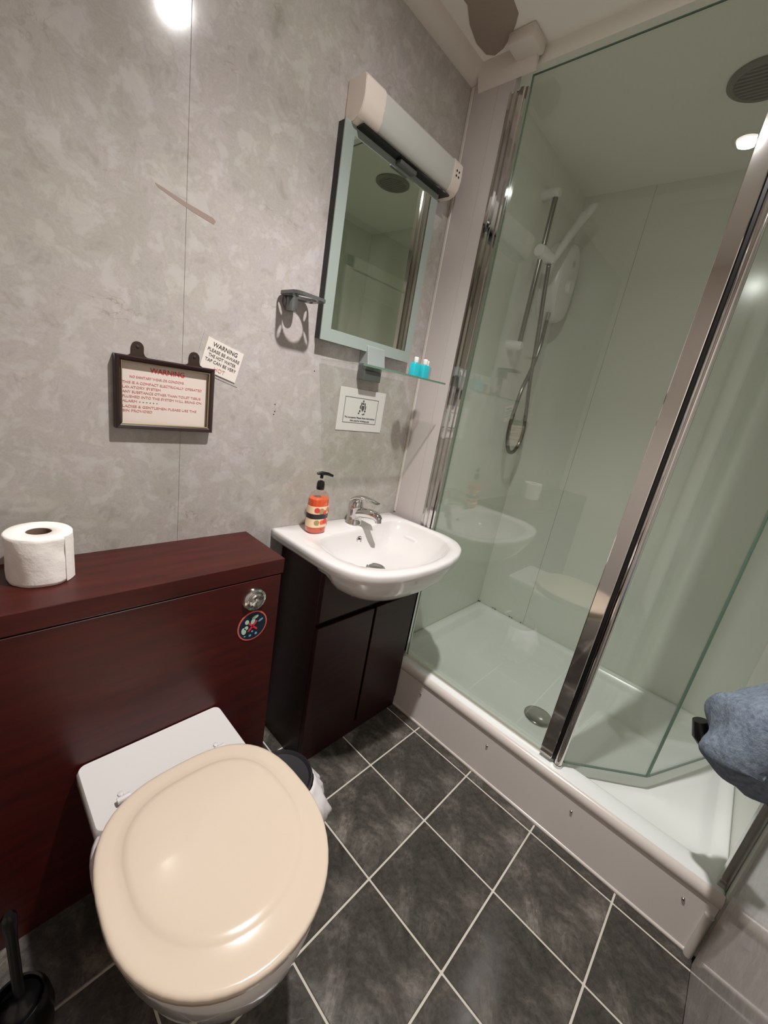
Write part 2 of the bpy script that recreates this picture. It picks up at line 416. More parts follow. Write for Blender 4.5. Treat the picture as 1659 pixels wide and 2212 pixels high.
# wall profile: ribbed chrome channel
g_ = G(); prof = [(-.162, XS - .001), (-.162, XS - .007), (-.170, XS - .009), (-.173, XS - .0035), (-.178, XS - .0035), (-.181, XS - .010), (-.190, XS - .011), (-.193, XS - .005), (-.198, XS - .005), (-.201, XS - .012), (-.213, XS - .012), (-.216, XS - .006), (-.224, XS - .006), (-.224, XS + .02), (-.162, XS + .02)]
g_.prism(prof, lambda u, v, h: (v, u, h), ZB, 2.30); g_.obj('wall_channel', 'chrome', scn)
GX = XS + .008
pn = G().box((GX, -.222, ZB + .004), (GX + .006, -.868, ZT), 0).obj('glass_panel', 'glass', scn)
G().box((GX, -.868, ZT), (GX + .006, -.222, ZT + .0015)).obj('glass_edge', 'glass_edge', pn)
G().box((GX - .0005, -.2245, ZB + .004), (GX + .0065, -.2215, ZT)).obj('glass_edge', 'glass_edge', pn)
G().box((GX - .004, -.866, ZB - .001), (GX + .010, -.222, ZB + .006), .002).obj('seal', 'clear', scn)
# closing post: wide flat chrome strip plus round pivot tube
G().box((XS - .010, -.857, ZB + .012), (XS + .022, -.900, 2.35), .0025, 2).obj('flat_post', 'chrome', scn)
G().box((XS - .002, -.900, ZB + .012), (XS + .018, -.909, 2.35)).obj('post_gap', 'black', scn)  # black strip stands in for the dark gap between post and tube
g_ = G(); g_.tube([(XS + .002, -.921, ZB), (XS + .002, -.921, 2.35)], .0125, 20); g_.obj('pivot_tube', 'chrome', scn, True)
g_ = G(); g_.tube([(XS + .002, -.921, ZB - .004), (XS + .002, -.921, ZB + .008)], .0145, 20); g_.obj('pivot_foot', 'chrome_dull', scn, True)
def pane(p, q, z0, z1, t=.005):
    p = Vector((*p, 0)); q = Vector((*q, 0)); nrm = (q - p).normalized().cross(Vector((0, 0, 1))) * t / 2
    a = G(); a.prism([tuple((p + nrm)[:2]), tuple((q + nrm)[:2]), tuple((q - nrm)[:2]), tuple((p - nrm)[:2])], WZ, z0, z1)
    return a, p, q, nrm
A, B_, C_ = (XS + .014, -.934), (1.300, -1.152), (1.625, -1.300)
a, p, q, nn = pane(A, B_, .25, 2.25); dA = a.obj('door_panel', 'glass', scn)
a, *_ = pane((A[0], A[1]), B_, .246, .2505, .006); a.obj('seal', 'glass_edge', dA)
a, *_ = pane((B_[0] - .003, B_[1] + .003), (B_[0] + .001, B_[1] - .001), .25, 2.25, .007); a.obj('seal', 'glass_edge', dA)
a, *_ = pane((B_[0] + .004, B_[1] - .002), C_, .25, 2.25); dB = a.obj('door_panel', 'glass', scn)
a, *_ = pane((B_[0] + .004, B_[1] - .002), C_, .246, .2505, .006); a.obj('seal', 'glass_edge', dB)
g_ = G(); g_.box((XS - .008, YN + .001, .20), (XS + .020, YN + .022, 2.30), .002); g_.obj('jamb_profile', 'chrome_dull', scn)

# riser rail, handset, hose
RX, RY = 1.521, -.175
sr = thing('shower_riser_rail', 'chrome riser rail on the shower end wall holding a white handset and looped hose', 'shower rail', (RX, YE, 1.62))
g_ = G(); g_.tube([(RX, RY, 1.625), (RX, RY, 2.21)], .0105, 16); g_.obj('rail', 'dark_chrome', sr, True)
for z in (1.632, 2.205):
    g_ = G(); g_.tube([(RX, YE - .0, z), (RX, YE - .01, z), (RX, RY - .004, z), (RX, RY - .014, z)], .018, 16, rr=[.022, .021, .019, .014]); g_.obj('wall_bracket', 'white_plastic', sr, True)
g_ = G(); g_.tube([(RX - .028, RY, 1.995), (RX - .014, RY, 1.995), (RX + .02, RY - .012, 1.985), (RX + .045, RY - .035, 1.975)], .02, 16, rr=[.022, .026, .026, .02]); sl = g_.obj('slider', 'white_plastic', sr, True)
g_ = G(); hp = [(RX + .035, RY - .035, 1.965), (RX + .055, RY - .04, 2.0), (RX + .10, RY - .045, 2.07), (RX + .15, RY - .05, 2.14), (RX + .185, RY - .055, 2.19)]
g_.tube(hp, .012, 14, rr=[.011, .014, .0155, .017, .02]); hs = g_.obj('handset', 'white_plastic', sr, True)
hd = Vector((RX + .20, RY - .066, 2.205)); ax = Vector((.45, -.75, -.48)).normalized(); a1 = ax.cross(Vector((0, 0, 1))).normalized(); a2 = ax.cross(a1)
g_ = G(); g_.rings([[hd + ax * h + (a1 * math.cos(2 * PI * k / 28) + a2 * math.sin(2 * PI * k / 28)) * r for k in range(28)] for r, h in ((.012, -.022), (.03, -.014), (.04, 0), (.041, .008), (.036, .012))]); g_.obj('spray_head', 'white_plastic', hs, True)
hose = [(1.548, 1.958), (1.577, 1.844), (1.608, 1.74), (1.635, 1.629), (1.655, 1.529), (1.682, 1.447), (1.712, 1.363), (1.737, 1.275), (1.725, 1.204), (1.683, 1.165), (1.633, 1.175), (1.598, 1.233), (1.59, 1.299), (1.602, 1.375), (1.622, 1.461), (1.655, 1.529), (1.682, 1.595), (1.698, 1.668), (1.70, 1.73), (1.70, 1.79)]
def smooth_path(P, k=6):
    P = [Vector(p) for p in P]; out = []
    for i in range(len(P) - 1):
        a, b, c, d_ = P[max(i - 1, 0)], P[i], P[i + 1], P[min(i + 2, len(P) - 1)]
        for j in range(k):
            t = j / k
            out.append(0.5 * ((2 * b) + (-a + c) * t + (2 * a - 5 * b + 4 * c - d_) * t * t + (-a + 3 * b - 3 * c + d_) * t ** 3))
    return out + [P[-1]]
hp3 = smooth_path([(x, -.205 + .018 * (i / 19.0), z) for i, (x, z) in enumerate(hose)])
g_ = G(); g_.tube(hp3, .009, 10); g_.obj('hose', 'dark_chrome', sr, 'all')

# electric shower box
eh = thing('electric_shower', 'tall white oval electric shower unit on the wall near the chrome rail', 'shower heater', (1.778, YE, 1.8))
def selip(cx, cz, rx, rz, p, n=48):
    o = []
    for i in range(n):
        t = 2 * PI * i / n; c, s_ = math.cos(t), math.sin(t)
        o.append((cx + rx * math.copysign(abs(c) ** (2 / p), c), cz + rz * math.copysign(abs(s_) ** (2 / p), s_)))
    return o
g_ = G(); cx, cz = 1.775, 1.95
g_.rings([[(u, y, v) for u, v in selip(cx, cz, .098 * k, .165 * k2, 2.6)] for y, k, k2 in ((YE - .001, 1, 1), (YE - .05, 1, 1), (YE - .07, .97, .98), (YE - .084, .86, .93), (YE - .09, .6, .78))])
ebody = g_.obj('casing', 'white_plastic', eh, True)
g_ = G(); g_.lathe([(.03, 0), (.029, -.016), (.026, -.02), (.001, -.021)], (cx, YE - .088, 1.935), 'y', 28, False, False); dd = g_.obj('dial', 'white_plastic', eh, True)
g_ = G(); g_.lathe([(.012, 0), (.012, -.005), (.001, -.006)], (cx, YE - .088, 2.03), 'y', 20, False, False); g_.obj('button', 'diffuser', eh, True)
g_ = G(); g_.tube([(1.70, -.187, 1.81), (1.70, -.187, 1.775)], .011, 12); g_.obj('outlet', 'chrome_dull', eh, True)

# extractor grille on shower ceiling
vg = thing('extractor_grille', 'round dark extractor grille on the ceiling above the shower', 'vent', (1.45, -.745, H))
vc = Vector((1.447, -.760, H))
g_ = G(); g_.lathe([(.088, 0), (.088, -.006), (.078, -.012), (.070, -.010), (.070, 0)], vc, n=40, cap0=False, cap1=False); g_.obj('rim', 'vent', vg, True)
G().lathe([(.070, -.003), (.001, -.0031)], vc, n=40, cap0=False).obj('backing', 'gap', vg)
for k in range(-4, 5):
    hw = math.sqrt(.068 ** 2 - (k * .0145) ** 2); G().box(vc + Vector((k * .0145 - .003, -hw, -.010)), vc + Vector((k * .0145 + .003, hw, -.005))).obj('slat', 'vent', vg)

# small silicone and mould marks at the corner of the tray
g_ = G()
for x, y, r in ((XR - .007, YE - .007, .008), (XR - .005, -.33, .0045), (XR - .005, -.345, .004), (XR - .005, -.40, .004), (XR - .005, -.22, .004), (XR - .005, -.235, .005)):
    g_.lathe([(r * .2, .0025), (r, .0)], (x, y, .228), n=10, cap0=True, cap1=True)
o_ = g_.obj('mould_spots', 'mould', tray); o_['kind'] = 'stuff'

# ------------------------------------------------------------------ WC unit
CY = -.224; CXR = .385; ZC = .847
wc = thing('cistern_unit', 'mahogany boxed cistern unit with thick top behind the toilet', 'cabinet', (-.2, -.11, 0))
G().box((XL + .01, CY + .0, .802), (CXR + .006, -.0005, ZC), .0018, 2).obj('worktop', 'wood', wc)
G().box((XL + .01, CY + .006, .798), (CXR, CY + .02, .802)).obj('gap_strip', 'gap', wc)
G().box((XL + .01, CY + .001, .055), (CXR, CY + .019, .7985), .001, 1).obj('front_panel', 'wood', wc)
G().box((CXR - .018, CY + .02, .0), (CXR, -.001, .802), .001, 1).obj('side_panel', 'darkwood', wc)
G().box((XL + .01, CY + .003, .0), (CXR, CY + .018, .0545)).obj('plinth', 'wood', wc)
fb = thing('flush_button', 'round chrome flush button above the circular sticker', 'flush button', (.305, CY, .742))
g_ = G(); g_.lathe([(.034, .002), (.034, -.003), (.031, -.008), (.025, -.010), (.023, -.006), (.021, -.005)], (.305, CY, .742), 'y', 36, True, True); fr_ = g_.obj('bezel', 'chrome', fb, True)
g_ = G(); g_.lathe([(.0205, -.004), (.020, -.011), (.016, -.014), (.007, -.0125), (.004, -.0155), (.0005, -.016)], (.307, CY, .741), 'y', 32, True, False); g_.obj('push', 'chrome', fb, True)
st = thing('sticker', 'round dark sticker with red cross below the flush button', 'sticker', (.307, CY, .657))
sx_, sz_ = .307, .657
g_ = G(); g_.prism(circle(sx_, sz_, .0445, .046, 40), WY, CY + .001, CY - .0006); g_.obj('border', 'ring', st)
g_ = G(); g_.prism(circle(sx_, sz_, .0405, .042, 40), WY, CY - .0005, CY - .0010); g_.obj('face', 'navy', st)
def blob(parts, mat, d=.0014):
    for cx_, cz_, rx_, rz_, an in parts:
        g_ = G()
        pts = [(sx_ + cx_ + math.cos(an) * rx_ * math.cos(t) - math.sin(an) * rz_ * math.sin(t), sz_ + cz_ + math.sin(an) * rx_ * math.cos(t) + math.cos(an) * rz_ * math.sin(t)) for t in [2 * PI * i / 14 for i in range(14)]]
        g_.prism(pts, WY, CY - .0009, CY - d); g_.obj('print', mat, st)
blob([(-.026, -.010, .007, .011, .2), (-.019, -.002, .006, .006, 0), (-.018, .016, .006, .007, .2), (.006, .026, .010, .005, .3), (.000, .014, .006, .009, -.4)], 'mint')
blob([(.024, .012, .008, .003, .5), (-.006, -.030, .004, .003, .3), (.012, -.028, .004, .004, .2), (.0, -.018, .003, .003, 0), (-.022, -.028, .003, .002, 0)], 'lilac')
g_ = G()
for an in (.85, -.75):
    c, s_ = math.cos(an), math.sin(an); L_, W_ = .019, .0022
    pts = [(sx_ + a_ * c - b2 * s_, sz_ - .001 + a_ * s_ + b2 * c) for a_, b2 in ((-L_, -W_), (L_, -W_), (L_, W_), (-L_, W_))]
    g_.prism(pts, WY, CY - .0010, CY - .0018)
g_.obj('cross', 'red', st)

# toilet roll on the worktop
tr = thing('toilet_roll', 'white toilet paper roll standing on the cistern worktop', 'toilet paper', (-.118, -.088, ZC))
def roll_ring(r, z, amp=0.0):
    return [Vector((-.118 + (r + amp * noise.noise(Vector((math.cos(t) * 2, math.sin(t) * 2, z * 30)))) * math.cos(t), -.088 + (r + amp * noise.noise(Vector((math.cos(t) * 2, math.sin(t) * 2, z * 30)))) * math.sin(t), z)) for t in [2 * PI * i / 64 for i in range(64)]]
g_ = G(); zs = [ZC + .001 + .1 * i / 16 for i in range(17)]
g_.rings([roll_ring(.021, zs[0]), roll_ring(.053, zs[0])] + [roll_ring(.0555, z, .0035) for z in zs] + [roll_ring(.053, zs[-1] + .0015), roll_ring(.022, zs[-1] + .001), roll_ring(.021, zs[-1] - .002)], False, False)
g_.obj('paper', 'tissue', tr, 'all')
g_ = G(); g_.lathe([(.0215, ZC + .001), (.0215, ZC + .1), (.020, ZC + .1), (.020, ZC + .001)], (-.118, -.088, 0), n=40, cap0=False, cap1=False); g_.obj('core_tube', 'card', tr, True)
t0 = -.92
g_ = G(); pr = [(.0562, -.0), (.0572, .0), (.0572, .10), (.0562, .10)]
g_.rings([[(-.118 + r * math.cos(t0 + a_), -.088 + r * math.sin(t0 + a_), ZC + .001 + z) for r, z in pr] for a_ in [0, .05, .15, .3, .5]]); g_.obj('loose_sheet', 'tissue', tr)

# ------------------------------------------------------------------ toilet
TX = .064
def egg(hw, yb, yf, z, cx=TX, flat=2.5, n=56, cyf=.45):
    """flattened at the back (yb, larger y), rounded at the front (yf)"""
    yc = yb + (yf - yb) * cyf; o = []
    for i in range(n):
        t = 2 * PI * i / n; c, s_ = math.cos(t), math.sin(t)
        if s_ >= 0:
            x = hw * math.copysign(abs(c) ** (2 / flat), c); y = yc + (yb - yc) * abs(s_) ** (2 / flat)
        else:
            x = hw * math.copysign(abs(c) ** (2 / 2.05), c); y = yc - (yc - yf) * abs(s_) ** (2 / 2.05)
        o.append(Vector((cx + x, y, z)))
    return o
tl = thing('toilet', 'white close-coupled toilet with closed cream lid', 'toilet', (TX, -.5, 0))
g_ = G()
g_.rings([egg(.118, -.26, -.63, .0), egg(.114, -.26, -.63, .02), egg(.104, -.26, -.625, .10), egg(.118, -.255, -.665, .17), egg(.147, -.255, -.725, .235),
          egg(.170, -.29, -.768, .295), egg(.182, -.33, -.788, .345, flat=3.4), egg(.187, -.345, -.797, .39, flat=3.8), egg(.190, -.355, -.799, .408, flat=4), egg(.184, -.36, -.792, .4185, flat=4), egg(.13, -.41, -.73, .418), egg(.12, -.42, -.72, .38), egg(.05, -.45, -.62, .26)])
g_.obj('pan', 'ceramic', tl, 60)
g_ = G()
def rr4(z, i, r=.016): return [(x, y, z) for x, y in rrect(-.103 + i, -.405, .223 - i, CY - .002 - (i if i > .005 else 0), r, 5)]
g_.rings([rr4(.20, .09), rr4(.30, .05), rr4(.375, .012), rr4(.40, .0), rr4(.424, .0), rr4(.430, .004)]); g_.obj('rear_shelf', 'ceramic', tl, 50)
g_ = G()
so = dict(flat=2.75, cyf=.5)
g_.rings([egg(.184, -.374, -.788, .4225, **so), egg(.187, -.372, -.791, .430, **so), egg(.186, -.374, -.790, .4365, **so), egg(.13, -.43, -.73, .4365, **so), egg(.125, -.435, -.725, .4225, **so)], False, False, closed=True); g_.obj('seat', 'seat', tl, 60)
g_ = G()
L = lambda k, z, dy=0: egg(.200 * k + 0, -.366 - .0, -.810, z, **so)
def inset(hw, i, z): return egg(hw - i, -.364 - i, -.802 + i * (1 if i < .03 else 1.45), z, **so)
g_.rings([inset(.196, .004, .4385), inset(.196, .0, .442), inset(.196, .0, .452), inset(.196, .0015, .4560), inset(.196, .005, .4580), inset(.196, .009, .4584), inset(.196, .014, .4585), inset(.196, .026, .4586), inset(.196, .040, .4588), inset(.196, .044, .4606), inset(.196, .049, .4630), inset(.196, .055, .4638), inset(.196, .07, .4642), inset(.196, .10, .4645), inset(.196, .13, .4646)], True, True)
g_.obj('lid', 'lid', tl, 'all')
for x in (-.045, .16):
    g_ = G(); g_.tube([(x - .012, -.366, .440), (x + .012, -.366, .440)], .007, 14); hg = g_.obj('hinge', 'ceramic', tl, True)
    g_ = G(); g_.lathe([(.006, .429), (.006, .433), (.004, .434)], (x, -.345, 0), n=16); g_.obj('hinge_cap', 'ceramic', hg, True)

# ------------------------------------------------------------------ bin, bag, brush
bn = thing('pedal_bin', 'black round waste bin between the toilet and the vanity', 'bin', (.335, -.405, 0))
BC = (.333, -.405, 0)
g_ = G(); g_.lathe([(.066, .0), (.070, .01), (.080, .235), (.084, .245)], BC, n=40); g_.obj('body', 'binblack', bn, True)
g_ = G(); g_.lathe([(.082, .245), (.087, .248), (.087, .258), (.082, .262), (.079, .258), (.076, .252), (.05, .249), (.001, .248)], BC, n=48, cap0=True, cap1=False); g_.obj('lid', 'binblack', bn, True)
bb = thing('bin_liner', 'crumpled white bin bag hanging over the side of the black bin', 'bag', (.40, -.49, .07))
g_ = G(); rows = []
NA, NZ = 30, 22
for j in range(NZ):
    z = .247 - .205 * j / (NZ - 1); row = []
    for i in range(NA):
        a_ = math.radians(-112 + 120 * i / (NA - 1)); e = abs(2 * i / (NA - 1) - 1)
        out = .091 + .058 * math.sin(PI * min(1, j / (NZ - 1) * 1.1)) * (1 - e * .7)
        f = .011 * noise.noise(Vector((a_ * 7, z * 14, 1))) + .007 * noise.noise(Vector((a_ * 16, z * 30, 5)))
        r = out + f * 1.3 * (1 if j > 1 else .2)
        zz = z - (.02 * noise.noise(Vector((a_ * 4, 0, 3))) if j == NZ - 1 else 0) + (.02 * e * (1 if j > 14 else 0))
        row.append(g_.bm.verts.new((BC[0] + r * math.cos(a_), BC[1] + r * math.sin(a_), zz)))
    rows.append(row)
for j in range(NZ - 1):
    for i in range(NA - 1): g_.bm.faces.new((rows[j][i], rows[j][i + 1], rows[j + 1][i + 1], rows[j + 1][i]))
bo = g_.obj('bag_skirt', 'bag', bb, 60); sd = bo.modifiers.new('solid', 'SOLIDIFY'); sd.thickness = .0015
g_ = G()
for k in range(3):
    a_ = math.radians(96 + k * 9); p_ = Vector((BC[0] + .088 * math.cos(a_), BC[1] + .088 * math.sin(a_), .262))
    g_.box(p_ + Vector((-.012, -.006, -.010 - .002 * k)), p_ + Vector((.012, .004, .001 + .004 * (k % 2))), .002)
g_.obj('bag_end', 'bag', bb)
tb = thing('toilet_brush', 'black toilet brush in its holder left of the toilet', 'toilet brush', (-.232, -.40, 0))
BX, BY = -.238, -.405
g_ = G(); g_.lathe([(.050, 0), (.053, .01), (.056, .06), (.050, .10), (.043, .115), (.040, .112), (.046, .08)], (BX, BY, 0), n=32, cap1=False); g_.obj('holder', 'black', tb, True)
g_ = G(); g_.lathe([(.018, .02), (.036, .07), (.036, .10), (.015, .118), (.0085, .13), (.0085, .30), (.011, .33), (.011, .352), (.006, .36)], (BX + .006, BY, 0), n=20); g_.obj('handle', 'black', tb, True)

# ------------------------------------------------------------------ vanity and basin
VX0, VX1, VY = .532, 1.046, -.246
vn = thing('vanity_unit', 'dark mahogany two-door vanity cabinet under the basin', 'cabinet', (.79, -.12, 0))
G().box((VX0, VY + .019, 0), (VX0 + .018, -.002, .812), .001, 1).obj('side_panel', 'darkwood', vn)
G().box((VX1 - .018, VY + .019, 0), (VX1, -.002, .812), .001, 1).obj('side_panel', 'darkwood', vn)
G().box((VX0 + .018, VY + .022, .0), (VX1 - .018, VY + .034, .66)).obj('inner_front', 'gap', vn)
cut = [(VX1, .600), (VX1, .800), (1.040, .797), (1.025, .780), (.99, .752), (.945, .722), (.88, .700), (.79, .690), (.70, .700), (.635, .722), (.59, .752), (.558, .780), (.545, .797), (VX0, .800), (VX0, .600)]
G().prism(cut, WY, VY, VY + .018).obj('apron', 'darkwood', vn)
mid = .800
for a_, c_ in ((VX0, mid - .006), (mid + .006, VX1)):
    G().box((a_, VY, .052), (c_, VY + .018, .577), .0015, 1).obj('door', 'darkwood', vn)
G().box((VX0, VY + .004, 0), (VX1, VY + .020, .050)).obj('plinth', 'darkwood', vn)

bs = thing('wash_basin', 'white ceramic semi-recessed basin on the dark vanity cabinet', 'basin', (.79, -.24, .81))
C0 = Vector((.79, -.265))
outer = [(.482, -.001), (1.062, -.001), (1.071, -.10), (1.078, -.20), (1.079, -.235), (1.086, -.28), (1.082, -.32), (1.064, -.370), (1.022, -.414), (.96, -.445), (.88, -.466), (.79, -.474), (.70, -.470), (.62, -.456), (.555, -.428), (.515, -.390), (.492, -.335), (.484, -.28), (.482, -.18)]
inner = [(.60, -.128), (.68, -.118), (.78, -.112), (.88, -.098), (.96, -.080), (1.01, -.085), (1.040, -.13), (1.046, -.20), (1.044, -.28), (1.022, -.34), (.975, -.385), (.90, -.415), (.80, -.430), (.70, -.424), (.62, -.400), (.565, -.355), (.545, -.29), (.552, -.20), (.570, -.150)]
def cast(poly, ang):
    d_ = Vector((math.cos(ang), math.sin(ang))); best = None
    for i in range(len(poly)):
        a_ = Vector(poly[i]) - C0; b2 = Vector(poly[(i + 1) % len(poly)]) - C0; e = b2 - a_
        den = d_.x * e.y - d_.y * e.x
        if abs(den) < 1e-9: continue
        t = (a_.x * e.y - a_.y * e.x) / den; s_ = (a_.x * d_.y - a_.y * d_.x) / den
        if t > 0 and -1e-6 <= s_ <= 1 + 1e-6: best = t if best is None else max(best, t)
    return best
NB = 120
angs = [2 * PI * i / NB + .0007 for i in range(NB)]
for cx_, cy_ in ((.482, -.001), (1.062, -.001)):
    a_ = math.atan2(cy_ - C0.y, cx_ - C0.x) % (2 * PI); k = min(range(NB), key=lambda i: abs(angs[i] - a_)); angs[k] = a_
RO = [cast(outer, a_) for a_ in angs]; RI = [cast(inner, a_) for a_ in angs]
for _ in range(2): RI = [(RI[i - 1] + 2 * RI[i] + RI[(i + 1) % NB]) / 4 for i in range(NB)]
ROs = list(RO)
def sm(R_):
    return [R_[i] if angs[i] < PI and abs(math.sin(angs[i]) * R_[i] - (-.001 - C0.y)) < .02 else (R_[i - 1] + 2 * R_[i] + R_[(i + 1) % NB]) / 4 for i in range(NB)]
for _ in range(2): RO = sm(RO)
def bring(fn, z):
    o = []
    for i, a_ in enumerate(angs):
        r = fn(i); o.append(Vector((C0.x + r * math.cos(a_), C0.y + r * math.sin(a_), z(i) if callable(z) else z)))
    return o
ZR = .847
rings_ = []
# underside bowl -> slab -> rim -> bowl interior
for k, z in ((.20, .690), (.38, .694), (.55, .704), (.70, .722), (.82, .746), (.90, .772), (.945, .793), (.972, .806)):
    rings_.append(bring(lambda i, k=k: RO[i] * k * (1 if math.sin(angs[i]) < -.1 else .93 if math.sin(angs[i]) < .25 else .80), z))
rings_.append(bring(lambda i: RO[i] - .006, .810))
rings_.append(bring(lambda i: RO[i] - .001, .818))
rings_.append(bring(lambda i: RO[i], .828))
rings_.append(bring(lambda i: RO[i], .838))
rings_.append(bring(lambda i: RO[i] - .003, .8445))
rings_.append(bring(lambda i: RO[i] - .009, ZR))
rings_.append(bring(lambda i: RI[i] + (RO[i] - RI[i]) * .45, ZR + .0005))
rings_.append(bring(lambda i: RI[i] + .006, ZR - .002))
rings_.append(bring(lambda i: RI[i], ZR - .007))
rings_.append(bring(lambda i: RI[i] - .004, ZR - .016))
DC = Vector((.80, -.26))
for k, z in ((.93, .815), (.86, .793), (.75, .773), (.6, .758), (.42, .748), (.25, .742), (.13, .738)):
    rings_.append(bring(lambda i, k=k: (RI[i]) * k, z))
g_ = G(); g_.rings(rings_, True, True); g_.obj('bowl', 'ceramic', bs, 'all')
g_ = G(); g_.lathe([(.034, .738), (.036, .7425), (.031, .745), (.026, .7435), (.024, .7455), (.001, .747)], (.768, C0.y + .030, .002), n=32, cap0=True, cap1=False); g_.obj('waste', 'steel', bs, True)
OVc = Vector((.774, -.1245, .808))
g_ = G(); g_.lathe([(.006, .0005), (.0135, -.001), (.0145, -.004), (.012, -.006), (.0075, -.004)], OVc, 'y', 24, False, False); ovr = g_.obj('overflow_ring', 'chrome', bs, True)
G().lathe([(.001, -.002), (.0085, -.002)], OVc, 'y', 20, False, False).obj('overflow_hole', 'gap', ovr)

tp = thing('mixer_tap', 'chrome single-lever mixer tap on the back of the basin', 'tap', (.800, -.055, ZR))
TXp, TYp = .800, -.058
g_ = G(); g_.lathe([(.032, ZR), (.032, ZR + .004), (.029, ZR + .009), (.0275, ZR + .03), (.028, ZR + .055), (.0285, ZR + .07), (.0255, ZR + .086), (.017, ZR + .096), (.002, ZR + .100)], (TXp, TYp, 0), n=32); g_.obj('body', 'chrome', tp, True)
g_ = G(); P_ = smooth_path([(TXp, TYp - .005, ZR + .040), (TXp + .003, TYp - .035, ZR + .052), (TXp + .006, TYp - .075, ZR + .060), (TXp + .009, TYp - .105, ZR + .058), (TXp + .010, TYp - .116, ZR + .048)], 5)
g_.tube(P_, .013, 16, rr=[.0205 - .006 * i / (len(P_) - 1) for i in range(len(P_))]); spt = g_.obj('spout', 'chrome', tp, True)
g_ = G(); g_.tube([(TXp + .010, TYp - .114, ZR + .052), (TXp + .010, TYp - .117, ZR + .038)], .0115, 16); g_.obj('aerator', 'chrome_dull', spt, True)
g_ = G(); P_ = smooth_path([(TXp, TYp + .012, ZR + .090), (TXp + .002, TYp - .015, ZR + .105), (TXp + .008, TYp - .055, ZR + .108), (TXp + .014, TYp - .095, ZR + .104)], 5)
nP = len(P_); rgs = []
for i, p_ in enumerate(P_):
    t = i / (nP - 1); wv = .024 - .011 * t; hh = .012 - .008 * t
    rgs.append([p_ + Vector((math.cos(2 * PI * k / 16) * wv, 0, math.sin(2 * PI * k / 16) * hh)) for k in range(16)])
g_.rings(rgs); g_.obj('lever', 'chrome', tp, True)

# soap bottle
sp = thing('soap_bottle', 'orange liquid hand soap bottle with black pump on the basin corner', 'soap dispenser', (.603, -.078, ZR))
SX, SY = .603, -.078
def so_(z, k, rx=.0355, ry=.027): return [(SX + u, SY + v, z) for u, v in selip(0, 0, rx * k, ry * k, 2.4, 36)]
zb = ZR + .0015
g_ = G(); g_.rings([so_(zb, .86), so_(zb + .006, .97), so_(zb + .02, 1.0), so_(zb + .118, .985), so_(zb + .1185, .97)]); g_.obj('liquid', 'soap', sp, True)
g_ = G(); g_.rings([so_(zb - .0005, .9), so_(zb + .006, 1.02), so_(zb + .02, 1.04), so_(zb + .112, 1.03), so_(zb + .125, .98), so_(zb + .136, .82), so_(zb + .143, .55), so_(zb + .146, .38), so_(zb + .152, .36)], False, False); g_.obj('bottle', 'clear', sp, True)
def lab(z0, z1, mat, k=1.05, a0=0, a1=36, nm='label'):
    g_ = G(); lo_ = so_(z0, k); hi_ = so_(z1, k); li = so_(z0, k - .012); hi2 = so_(z1, k - .012)
    g_.rings([lo_, hi_, hi2, li], closed=True); return g_.obj(nm, mat, sp, 60)
lab(zb + .022, zb + .095, 'soap_label')
lab(zb + .052, zb + .069, 'soap_band', 1.065, nm='label_band')
for ang, zz, r, mt in ((-100, .080, .010, 'fruit2'), (-72, .075, .008, 'fruit'), (-48, .086, .008, 'fruit2'), (-22, .082, .013, 'fruit'), (-60, .043, .010, 'fruit'), (-88, .040, .008, 'soap'), (-30, .036, .010, 'fruit2'), (-130, .083, .009, 'fruit'), (-125, .040, .009, 'fruit2'), (-5, .038, .008, 'soap')):
    a_ = math.radians(ang); base = selip(0, 0, .0355 * 1.055, .027 * 1.055, 2.4, 360)
    bx_, by_ = min(base, key=lambda p_: abs(math.atan2(p_[1], p_[0]) - a_)); nrm = Vector((bx_ / .0355 ** 2, by_ / .027 ** 2, 0)).normalized(); tg = Vector((-nrm.y, nrm.x, 0))
    c_ = Vector((SX + bx_, SY + by_, zb + zz))
    g_ = G(); g_.rings([[c_ + nrm * h + (tg * math.cos(2 * PI * k / 14) + Vector((0, 0, 1)) * math.sin(2 * PI * k / 14)) * r * q for k in range(14)] for h, q in ((-.003, 1), (.0008, 1), (.0010, .5))]); g_.obj('fruit_print', mt, sp)
g_ = G(); g_.lathe([(.0125, zb + .148), (.0135, zb + .152), (.0130, zb + .168), (.011, zb + .176), (.006, zb + .178)], (SX, SY, 0), n=24); g_.obj('collar', 'black', sp, True)
g_ = G(); g_.lathe([(.0045, zb + .178), (.0045, zb + .188)], (SX, SY, 0), n=16); g_.obj('stem', 'clear', sp, True)
g_ = G(); g_.lathe([(.0055, zb + .186), (.0060, zb + .196), (.009, zb + .199), (.008, zb + .204), (.002, zb + .206)], (SX, SY, 0), n=20)
g_.tube([(SX - .016, SY + .004, zb + .201), (SX, SY, zb + .203), (SX + .02, SY - .006, zb + .201), (SX + .038, SY - .011, zb + .195)], .006, 12, rr=[.0045, .0065, .0058, .0042]); g_.obj('pump', 'black', sp, True)

